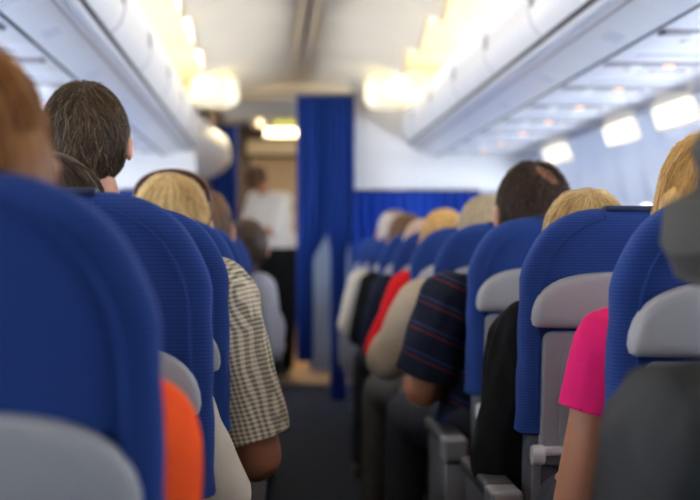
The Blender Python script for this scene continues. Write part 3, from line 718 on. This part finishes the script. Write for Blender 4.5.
def hair_obj(parent, hc, R, style, m, n_str, length, seed, rot=0.0, voxel=0.006, bald=None, width=0.0016, messy=0.12):
    """hc head centre (local), R scalp radii. Cap + strands flowing from the crown, all one mesh."""
    rnd = random.Random(seed); hc = Vector(hc)
    prims = [('e', hc + Vector((0, -0.010, 0.012)), (R[0], R[1], R[2]))]
    if style in ('short', 'balding'):
        prims.append(('c', hc + Vector((0, -0.055, -0.02)), 0.055, hc + Vector((0, -0.045, -0.085)), 0.038))
        prims.append(('e', hc + Vector((0, 0.01, 0.035)), (R[0] * 0.97, R[1] * 0.9, R[2] * 0.82)))
    if style in ('bob', 'long'):
        fl = length
        prims.append(('c', hc + Vector((-0.035, -0.035, -0.01)), R[0] * 0.72, hc + Vector((-0.052, -0.035, -fl)), 0.050))
        prims.append(('c', hc + Vector((0.035, -0.035, -0.01)), R[0] * 0.72, hc + Vector((0.052, -0.035, -fl)), 0.050))
        prims.append(('c', hc + Vector((0, -0.05, -0.01)), 0.062, hc + Vector((0, -0.055, -fl)), 0.045))
    if style == 'bun':
        prims.append(('e', hc + Vector((0, -0.105, 0.03)), (0.042, 0.038, 0.042)))
    o = solid('hair', prims, voxel, m, parent, wrinkle=0.002, smooth_it=3, seed=seed, wscale=28)
    me = o.data
    bm = bmesh.new(); bm.from_mesh(me)
    # keep the face free
    dele = [v for v in bm.verts if (v.co.y > hc.y + 0.052 and v.co.z < hc.z + 0.055) or (style in ('short', 'balding') and v.co.y > hc.y + 0.015 and v.co.z < hc.z - 0.005)]
    bmesh.ops.delete(bm, geom=dele, context='VERTS')
    if bald:
        bc = hc + Vector(bald[0]); d2 = [v for v in bm.verts if (v.co - bc).length < bald[1] * (1 + 0.25 * noise.noise(v.co * 60))]
        bmesh.ops.delete(bm, geom=d2, context='VERTS')
    tint = bm.verts.layers.float.get('tint') or bm.verts.layers.float.new('tint')
    for v in bm.verts: v[tint] = 0.35 + 0.25 * noise.noise(Vector((v.co.x * 90, v.co.y * 90, v.co.z * 12)))
    c0 = hc + Vector((0, -0.010, 0.012))
    crown = Vector((0.012, -0.35, 0.95)).normalized()
    ax = crown.orthogonal().normalized(); ay = crown.cross(ax)
    for i in range(n_str):
        phi = rnd.uniform(0, 2 * PI); th0 = math.acos(1 - rnd.random() * (1.2 if style in ('bob', 'long') else 1.5)) if True else 0
        Lh = length * rnd.uniform(0.8, 1.1) if style in ('bob', 'long') else rnd.uniform(0.03, 0.055)
        drift = rnd.gauss(0, messy); lift = rnd.uniform(1.005, 1.035) + abs(rnd.gauss(0, 0.012)) * (messy / 0.12)
        tn = min(1.0, max(0.0, rnd.gauss(0.5, 0.28)))
        pts = []; ns = 7
        tot = Lh if style not in ('bob', 'long') else Lh + 0.09
        p = None; fell = None
        for k in range(ns):
            t = k / (ns - 1)
            th = th0 + t * tot / 0.10
            ph = phi + drift * t
            d = crown * math.cos(th) + (ax * math.cos(ph) + ay * math.sin(ph)) * math.sin(th)
            q = c0 + Vector((d.x * R[0], d.y * R[1], d.z * R[2])) * (lift if k else 0.99) * 1.0
            if style in ('bob', 'long'):
                if fell is not None or q.z < hc.z + 0.005:
                    if fell is None: fell = Vector((q.x * 1.0, q.y, hc.z + 0.005)) if k == 0 else (pts[-1].copy()); fk = k
                    q = fell + Vector(((fell.x - hc.x) * 0.08 * (k - fk + 1), 0, -(k - fk + 1) * tot / ns)) + Vector((rnd.gauss(0, .001), rnd.gauss(0, .001), 0))
            pts.append(q)
        if bald and (pts[-1] - bc).length < bald[1] * 0.9: continue
        mid = pts[len(pts) // 2]
        if pts[-1].y > hc.y + 0.06 and pts[-1].z < hc.z + 0.05: continue
        wv = []
        for k, q in enumerate(pts):
            tdir = (pts[min(k + 1, ns - 1)] - pts[max(k - 1, 0)]).normalized()
            nn = (q - c0).normalized(); sd = tdir.cross(nn)
            if sd.length < 1e-4: sd = Vector((1, 0, 0))
            sd.normalize(); wd = width * (1 - 0.75 * k / (ns - 1))
            row = [bm.verts.new(q + sd * wd), bm.verts.new(q + nn * wd * 0.9), bm.verts.new(q - sd * wd)]
            for v in row: v[tint] = tn
            wv.append(row)
        for k in range(ns - 1):
            for a, b in ((0, 1), (1, 2), (2, 0)):
                bm.faces.new((wv[k][a], wv[k][b], wv[k + 1][b], wv[k + 1][a]))
    for f in bm.faces: f.smooth = True
    bm.to_mesh(me); bm.free()
    return o

def hand_prims(w_, d, up, s):
    """wrist, direction, palm normal (up), side of thumb."""
    w_ = Vector(w_); d = Vector(d).normalized(); up = Vector(up).normalized(); sd = d.cross(up).normalized() * s
    out = [('c', w_, 0.024, w_ + d * 0.05 + sd * 0.012, 0.022), ('c', w_ + d * 0.02, 0.023, w_ + d * 0.065 - sd * 0.016, 0.020), ('c', w_ + d * 0.03, 0.02, w_ + d * 0.07 + sd * 0.005, 0.019)]
    for i, (o_, ln) in enumerate(((0.030, 0.068), (0.010, 0.077), (-0.011, 0.070), (-0.030, 0.055))):
        b = w_ + d * 0.078 + sd * o_; m1 = b + d * ln * 0.5 + sd * o_ * 0.12 - up * 0.004; m2 = m1 + d * ln * 0.42 - up * 0.020
        out += [('c', b - d * 0.02, 0.0095, m1, 0.0088), ('c', m1, 0.0088, m2, 0.0072)]
    t0 = w_ + d * 0.02 + sd * 0.024; t1 = t0 + d * 0.035 + sd * 0.028 - up * 0.004; t2 = t1 + d * 0.030 + sd * 0.006 - up * 0.008
    out += [('c', t0, 0.014, t1, 0.011), ('c', t1, 0.011, t2, 0.009)]
    return out

def head_prims(h, k=1.0):
    h = Vector(h)
    def V(x, y, z): return h + Vector((x, y, z)) * k
    return [('e', V(0, -0.008, 0.012), (0.073 * k, 0.092 * k, 0.098 * k)), ('e', V(0, 0.022, -0.05), (0.054 * k, 0.062 * k, 0.062 * k)),
            ('e', V(0, 0.070, -0.088), (0.022 * k, 0.018 * k, 0.018 * k)),
            ('c', V(0, 0.083, 0.012), 0.008 * k, V(0, 0.104, -0.028), 0.013 * k),
            ('e', V(0, 0.083, -0.062), (0.024 * k, 0.010 * k, 0.008 * k)),
            ('e', V(-0.087, -0.006, -0.010), (0.009 * k, 0.019 * k, 0.032 * k), (0.15, 0, 0.35)), ('e', V(0.087, -0.006, -0.010), (0.009 * k, 0.019 * k, 0.032 * k), (0.15, 0, -0.35))]

def passenger(x, k, top, label, shirt, hair, style='short', hx=None, sleeve='long', skin='skin', el=None, wr=None, sw=0.185, shz=None, sh=None,
              near=False, strands=350, hlen=0.15, trousers='trouser', bald=None, bulk=1.0, messy=0.12, seed=1, hk=1.0, hy=0.20, lx=0.0, hair_w=None, upper_r=0.052):
    y0 = rowy(k); hx = x if hx is None else hx
    r = empty('person', (x, y0 + 0.3, 0)); tag(r, label, 'person', 'seated passengers')
    O = Vector((x, y0 + 0.3, 0))
    def P(ax, ry, z): return Vector((ax, y0 + ry, z)) - O
    hc = P(hx, hy, top - 0.118 * hk)
    sz = (top - 0.345) if shz is None else shz
    sz = max(0.80, min(sz, 0.99))
    vox = 0.0075 if near else 0.0095
    torso = [('e', P(x, 0.34, 0.57), (0.165 * bulk, 0.13, 0.105)), ('e', P(x, 0.325, 0.68), (0.155 * bulk, 0.125 * bulk, 0.15)),
             ('e', P((x + hx) / 2, 0.295, sz - 0.12), (0.165 * bulk, 0.115, 0.16))]
    shp = {}; arms = []; upper = []; fore = []; hands = []
    for s in (-1, 1):
        S = P(x + s * sw, 0.27, sz) if not (sh and s in sh) else P(*sh[s])
        E = P(x + s * (sw + 0.035), 0.35, 0.665) if not (el and s in el) else P(*el[s])
        W = P(x + s * 0.10, 0.56, 0.66) if not (wr and s in wr) else P(*wr[s])
        ur = upper_r if (el and s in el) else 0.050
        shp[s] = S
        upper.append(('c', S, ur * 1.12, S.lerp(E, 0.45), ur)); upper.append(('c', S.lerp(E, 0.45), ur, E, ur * 0.86))
        fore.append(('c', E, 0.042, E.lerp(W, 0.4), 0.040)); fore.append(('c', E.lerp(W, 0.4), 0.040, W, 0.027))
        hands += hand_prims(W, (W - E), (0, 0, 1), s)
    torso.append(('c', shp[-1].lerp(shp[1], 0.08), 0.060, shp[1].lerp(shp[-1], 0.08), 0.060))
    nb = shp[-1].lerp(shp[1], 0.5) + Vector((0, -0.01, 0.03))
    torso.append(('c', shp[-1].lerp(nb, 0.3), 0.055, nb, 0.058)); torso.append(('c', shp[1].lerp(nb, 0.3), 0.055, nb, 0.058))
    neck = [('c', nb, 0.056, hc + Vector((0, -0.02, -0.05)), 0.054)]
    leg = []
    for s in (-1, 1):
        H = P(x + s * 0.085, 0.36, 0.535); q = -lx * (1 if x > 0 else -1) if s * x < 0 else 0; K = P(x + s * 0.105 + q, 0.69, 0.545); A = P(x + s * 0.105 + q * 1.25, 0.72, 0.10)
        leg += [('c', H, 0.085, K, 0.058), ('c', K, 0.056, K.lerp(A, 0.35), 0.052), ('c', K.lerp(A, 0.35), 0.052, A, 0.036)]
    feet = []
    for s in (-1, 1):
        q = -lx * 1.25 * (1 if x > 0 else -1) if s * x < 0 else 0
        feet.append([('c', P(x + s * 0.105 + q, 0.705, 0.045), 0.036, P(x + s * 0.115 + q, 0.845, 0.035), 0.032), ('e', P(x + s * 0.11 + q, 0.785, 0.03), (0.044, 0.12, 0.03))])
    solid('body', [(p if p[0] == 'e' or True else p) for p in (torso + upper + fore + hands + neck + head_prims(hc, hk) + leg)], vox, skin, r, smooth_it=3)
    # clothing as a grown shell over the same skeleton
    cl = list(torso) + []
    if sleeve == 'long': cl += upper + fore[0::1]
    else:
        for s, i in ((-1, 0), (1, 2)):
            S, E = upper[i][1], upper[i + 1][3]; f = 0.86 if sleeve == 'mid' else 0.36
            cl.append(('c', S, upper[i][2] + 0.002, S.lerp(E, 0.10), upper[i][2]))
            sv = solid('sleeve', [('c', S, upper[i][2] + 0.004, S.lerp(E, 0.5), upper[i][2] * 0.97 + 0.006), ('c', S.lerp(E, 0.5), upper[i][2] * 0.97 + 0.006, S.lerp(E, 1.1), upper[i][2] * 0.92 + 0.008)], vox, shirt, r, wrinkle=0.010 if near else 0.006, grow=0.011, seed=seed)
            bmx = bmesh.new(); bmx.from_mesh(sv.data)
            bmesh.ops.bisect_plane(bmx, geom=bmx.verts[:] + bmx.edges[:] + bmx.faces[:], plane_co=S.lerp(E, f), plane_no=(E - S).normalized(), clear_outer=True)
            bmx.to_mesh(sv.data); bmx.free()
            so_ = sv.modifiers.new('t', 'SOLIDIFY'); so_.thickness = 0.003; so_.offset = -1
    if sleeve == 'long':   # stop the cuffs short of the hands
        pass
    so = solid('shirt', cl, vox, shirt, r, wrinkle=0.013 if near else 0.007, grow=0.012, seed=seed, wscale=12 if near else 9)
    if near: 
        pass
    solid('trousers', leg + torso[:1], vox * 1.2, trousers, r, wrinkle=0.006, grow=0.012, seed=seed + 3)
    for f in feet: solid('shoe', f, 0.008, 'shoe', r, smooth_it=2)
    for s in (-1, 1):
        bm = bmesh.new(); prim_ell(bm, hc + Vector((s * 0.030, 0.078, 0.0)) * hk, (0.012, 0.010, 0.010)); bm_obj('eye', bm, 'eye', r)
    if style != 'none':
        hr = hair_obj(r, hc, (0.086 * hk, 0.104 * hk, 0.108 * hk), style, hair, strands, hlen, seed, bald=bald, messy=messy, width=hair_w or (0.0012 if near else 0.0018))
    return r, hc + O

# left side
passenger(-0.50, 0, 1.225, 'person with long auburn hair and an orange shirt in the nearest left seat', 'orange', 'h_auburn', 'long', hx=-0.492, hlen=0.22, strands=500, messy=0.1, seed=2,
          sh={1: (-0.325, 0.22, 0.835)}, el={1: (-0.310, 0.24, 0.62)}, upper_r=0.046)
passenger(-0.50, 1, 1.165, 'short person with dark brown hair, head just above the second left seat', 'white_cloth', 'h_dark', 'bob', hx=-0.52, hlen=0.10, strands=350, seed=3,
          sh={1: (-0.36, 0.26, 0.80)}, el={1: (-0.275, 0.29, 0.64)})
passenger(-0.53, 2, 1.352, 'man with greying brown hair and a checked shirt, elbow out in the aisle', 'gingham', 'h_brown', 'short', hx=-0.565, near=True, strands=2600, seed=4, hair_w=0.0011,
          sleeve='mid', sh={1: (-0.308, 0.22, 0.915)}, el={1: (-0.228, 0.26, 0.60)}, wr={1: (-0.25, 0.50, 0.60)}, upper_r=0.066, bulk=1.12, messy=0.16, hk=0.99, skin='skin_tan')
r_, bl = passenger(-0.45, 3, 1.215, 'blond woman wearing sunglasses pushed up on her head', 'brown_cloth', 'h_blond', 'bob', hlen=0.16, near=True, strands=2400, seed=5, messy=0.06, hair_w=0.0013, hx=-0.447, hk=1.10, sw=0.15, el={1: (-0.30, 0.35, 0.66)})
passenger(-0.48, 4, 1.20, 'person with mid brown hair right behind the sunglasses woman on the left', 'navy_cloth', 'h_mid', 'short', strands=300, seed=6, hx=-0.40, sw=0.15, el={1: (-0.33, 0.35, 0.66)})
passenger(-0.48, 5, 1.15, 'person with short brown hair partly behind the seat, sixth row on the left', 'beige_cloth', 'h_mid', 'short', strands=200, seed=16, hx=-0.41, sw=0.15, el={1: (-0.33, 0.35, 0.66)})
passenger(-0.33, 6, 1.145, 'dark haired person in a pale blue shirt leaning into the aisle on the left', 'paleblue', 'h_dark', 'short', hx=-0.30, strands=300, seed=7, 
          sh={1: (-0.245, 0.22, 0.86)}, el={1: (-0.195, 0.25, 0.62)})
# right side
passenger(0.42, 0, 1.155, 'person in grey jacket and bucket hat leaning in from the right edge', 'grey_jacket', 'h_dark', 'short', hx=0.355, near=True, strands=100, seed=8,
          sh={-1: (0.225, 0.22, 0.825)}, el={-1: (0.190, 0.25, 0.60)}, upper_r=0.068, hy=0.20)
passenger(0.47, 1, 1.20, 'person in a bright pink short sleeved shirt with golden blond hair', 'pink', 'h_gold', 'long', hx=0.478, hlen=0.16, near=True, hk=0.95, strands=2600, seed=9, messy=0.2, hair_w=0.0011,
          sleeve='short', sh={-1: (0.335, 0.24, 0.865)}, el={-1: (0.276, 0.25, 0.60)}, wr={-1: (0.35, 0.50, 0.62)}, upper_r=0.047)
passenger(0.46, 2, 1.145, 'short blond person in a black jacket behind the second right seat', 'black_cloth', 'h_blond', 'bob', hx=0.445, hlen=0.12, near=True, strands=1800, seed=10, messy=0.15,
          sh={-1: (0.345, 0.24, 0.83)}, el={-1: (0.285, 0.23, 0.585)}, upper_r=0.074)
passenger(0.43, 3, 1.245, 'balding dark haired man in a navy polo with thin red and blue stripes', 'polo', 'h_dark', 'balding', hx=0.475, near=True, strands=1700, seed=11, lx=0.12, bald=((0.032, -0.066, 0.094), 0.036),
          sleeve='mid', sh={-1: (0.265, 0.24, 0.885)}, el={-1: (0.200, 0.28, 0.665)}, wr={-1: (0.36, 0.42, 0.65)}, upper_r=0.062, bulk=1.1, messy=0.2, hk=1.08, skin='skin_tan')
passenger(0.40, 4, 1.185, 'sandy haired person in a beige shirt with elbow out in the aisle', 'beige_cloth', 'h_sandy', 'short', hx=0.465, strands=500, seed=12, lx=0.11, trousers='trouser_grey',
          sh={-1: (0.27, 0.24, 0.85)}, el={-1: (0.165, 0.28, 0.68)}, upper_r=0.064, bulk=1.1)
passenger(0.43, 5, 1.165, 'person in a red shirt with yellow blond hair on the right', 'red_cloth', 'h_gold', 'short', hx=0.425, strands=400, seed=13,
          sh={-1: (0.30, 0.24, 0.87)}, el={-1: (0.205, 0.28, 0.66)}, upper_r=0.060)
passenger(0.43, 6, 1.145, 'person with pale thinning hair in navy, one row ahead of the red shirt', 'navy_cloth', 'h_pale', 'short', strands=300, seed=14, lx=0.09,
          sh={-1: (0.28, 0.24, 0.85)}, el={-1: (0.225, 0.28, 0.64)}, upper_r=0.055)
passenger(0.43, 7, 1.185, 'brown haired person in black two rows ahead of the red shirt', 'black_cloth', 'h_mid', 'short', strands=300, seed=15,
          sh={-1: (0.28, 0.24, 0.85)}, el={-1: (0.215, 0.28, 0.62)}, upper_r=0.055)
passenger(0.435, 8, 1.225, 'grey haired person in a cream shirt near the divider curtain', 'white_cloth', 'h_grey', 'balding', strands=300, seed=17,
          sh={-1: (0.27, 0.24, 0.85)}, el={-1: (0.205, 0.28, 0.64)}, upper_r=0.055, bald=((0, -0.03, 0.1), 0.04))

# bucket hat on the grey jacketed passenger
hc = Vector((0.336, rowy(0) + 0.20, 1.085))
bm = bmesh.new()
prof = [(0.131, -0.074), (0.133, -0.068), (0.126, -0.045), (0.116, -0.022), (0.1075, -0.004), (0.106, 0.010), (0.105, 0.035), (0.102, 0.065), (0.097, 0.088), (0.090, 0.100), (0.074, 0.109), (0.045, 0.114), (0.012, 0.116)]
seg = 48; rs = []
for i, (rr, z) in enumerate(prof):
    row = []
    for k in range(seg):
        a = 2 * PI * k / seg
        rr *= 1 + 0.05 * noise.noise(Vector((2.2 * math.cos(a), 2.2 * math.sin(a), z * 22)))
        droop = -0.020 * max(0, math.cos(a - PI)) * (1 if i < 3 else 0) + (0.006 * math.sin(5 * a) if i < 3 else 0.002 * math.sin(7 * a + i))
        row.append((hc.x + rr * math.cos(a), hc.y + rr * 1.08 * math.sin(a), hc.z + z + droop))
    rs.append(row)
rings(bm, rs, False, True)
HM = (Vector((hc.x - 0.12, hc.y, hc.z - 0.06)), Matrix.Rotation(math.radians(7.5), 3, 'Y'))
bmesh.ops.rotate(bm, verts=bm.verts[:], cent=HM[0], matrix=HM[1])
ht = bm_obj('bucket_hat', bm, 'hat'); sd = ht.modifiers.new('t', 'SOLIDIFY'); sd.thickness = 0.003; sd.offset = 1
tag(ht, 'soft grey bucket hat with drooping brim at the right edge', 'hat')
bm = bmesh.new()
rings(bm, [[(hc.x + rr * math.cos(2 * PI * k / seg), hc.y + rr * 1.08 * math.sin(2 * PI * k / seg), hc.z + z) for k in range(seg)] for rr, z in ((0.1125, -0.006), (0.1115, 0.016))], False, False)
bmesh.ops.rotate(bm, verts=bm.verts[:], cent=HM[0], matrix=HM[1])
hb = bm_obj('hat_band', bm, 'hat', ht); hb.modifiers.new('t', 'SOLIDIFY').thickness = 0.002

# sunglasses on the blond woman's head
sgl = empty('sunglasses', (bl.x, bl.y, bl.z + 0.002)); sgl.scale = (1.08, 1.10, 1.09); tag(sgl, 'brown sunglasses pushed up on the blond woman on the left', 'sunglasses')
bm = bmesh.new(); pts = []
for k in range(21):
    a = PI * k / 20; pts.append((-0.088 * math.cos(a), 0.030 - 0.030 * (1 - abs(math.cos(a))) * 0.4, 0.050 + 0.072 * math.sin(a) ** 0.75))
tube(bm, pts, 0.0068, 10); bm_obj('frame', bm, 'sg_frame', sgl)
for s in (-1, 1):
    bm = bmesh.new(); rs = []
    for q, dy in ((1.0, -0.002), (1.0, 0.003)):
        rs.append([(s * 0.043 + 0.033 * q * math.cos(2 * PI * k / 20), 0.030 + dy + 0.012 * math.sin(2 * PI * k / 20), 0.106 + 0.014 * q * math.sin(2 * PI * k / 20) - abs(s * 0.043 + 0.033 * math.cos(2 * PI * k / 20)) ** 2 * 4) for k in range(20)])
    rings(bm, rs); bm_obj('lens', bm, 'sg_lens', sgl)
    bm = bmesh.new(); tube(bm, [(s * 0.094, 0.035, 0.045), (s * 0.096, -0.02, 0.02), (s * 0.090, -0.07, -0.005)], 0.003, 6, 0.0022); bm_obj('temple', bm, 'sg_frame', sgl)

# standing crew member bending to the left-hand seats
fa = empty('person', (-0.20, 11.8, 0)); tag(fa, 'crew member in white shirt and black trousers bending over seats in the aisle', 'person')
S1, S2 = Vector((-0.26, 0.02, 1.40)), Vector((-0.06, 0.10, 1.38))
S1, S2 = Vector((-0.14, 0.12, 1.43)), Vector((0.10, -0.12, 1.42))
hipz = 0.93; hx = 0.06
hcf = Vector((-0.13, 0.06, 1.60))
torso = [('e', (hx, 0, 0.96), (0.15, 0.12, 0.12)), ('e', (hx - .01, 0, 1.10), (0.135, 0.11, 0.15)), ('e', (hx - .045, 0, 1.28), (0.145, 0.12, 0.17)), ('c', S1, 0.06, S2, 0.06)]
ua = [('c', S1, 0.055, (-0.20, 0.16, 1.22), 0.045), ('c', S2, 0.058, (0.05, -0.17, 1.17), 0.046)]
fo = [('c', (-0.20, 0.16, 1.22), 0.042, (-0.36, 0.22, 1.14), 0.028), ('c', (0.05, -0.17, 1.17), 0.042, (-0.20, -0.14, 1.15), 0.028)]
hn = hand_prims((-0.36, 0.22, 1.14), (-1, 0.2, -0.1), (0, 0, 1), 1) + hand_prims((-0.20, -0.14, 1.15), (-1, 0.1, -0.05), (0, 0, 1), -1)
nk = [('c', (-0.03, 0.01, 1.45), 0.06, hcf + Vector((0.03, -0.01, -0.05)), 0.052)]
lg = []
for s, fx, fy in ((-1, 0.02, 0.08), (1, 0.12, -0.06)):
    H = Vector((hx + s * 0.075, 0, 0.90)); K = Vector((fx + 0.01, fy, 0.49)); A = Vector((fx, fy, 0.09))
    lg += [('c', H, 0.090, K, 0.062), ('c', K, 0.060, A, 0.044)]
solid('body', torso + ua + fo + hn + nk + head_prims(hcf) + lg, 0.009, 'skin', fa)
solid('shirt', torso[1:] + ua[:1] + ua[1:], 0.010, 'uniform_white', fa, wrinkle=0.008, grow=0.012, seed=3)
solid('trousers', lg + torso[:1], 0.011, 'black_cloth', fa, wrinkle=0.006, grow=0.014, seed=5)
for fx, fy in ((0.02, 0.08), (0.12, -0.06)):
    solid('shoe', [('c', (fx, fy - 0.03, 0.04), 0.034, (fx - 0.12, fy + 0.05, 0.034), 0.032)], 0.009, 'shoe', fa)
for s in (-1, 1):
    bm = bmesh.new(); prim_ell(bm, hcf + Vector((s * 0.030, 0.078, 0.0)), (0.012, 0.010, 0.010)); bm_obj('eye', bm, 'eye', fa)
hair_obj(fa, hcf, (0.086, 0.104, 0.108), 'bun', 'h_mid', 200, 0.1, 21)
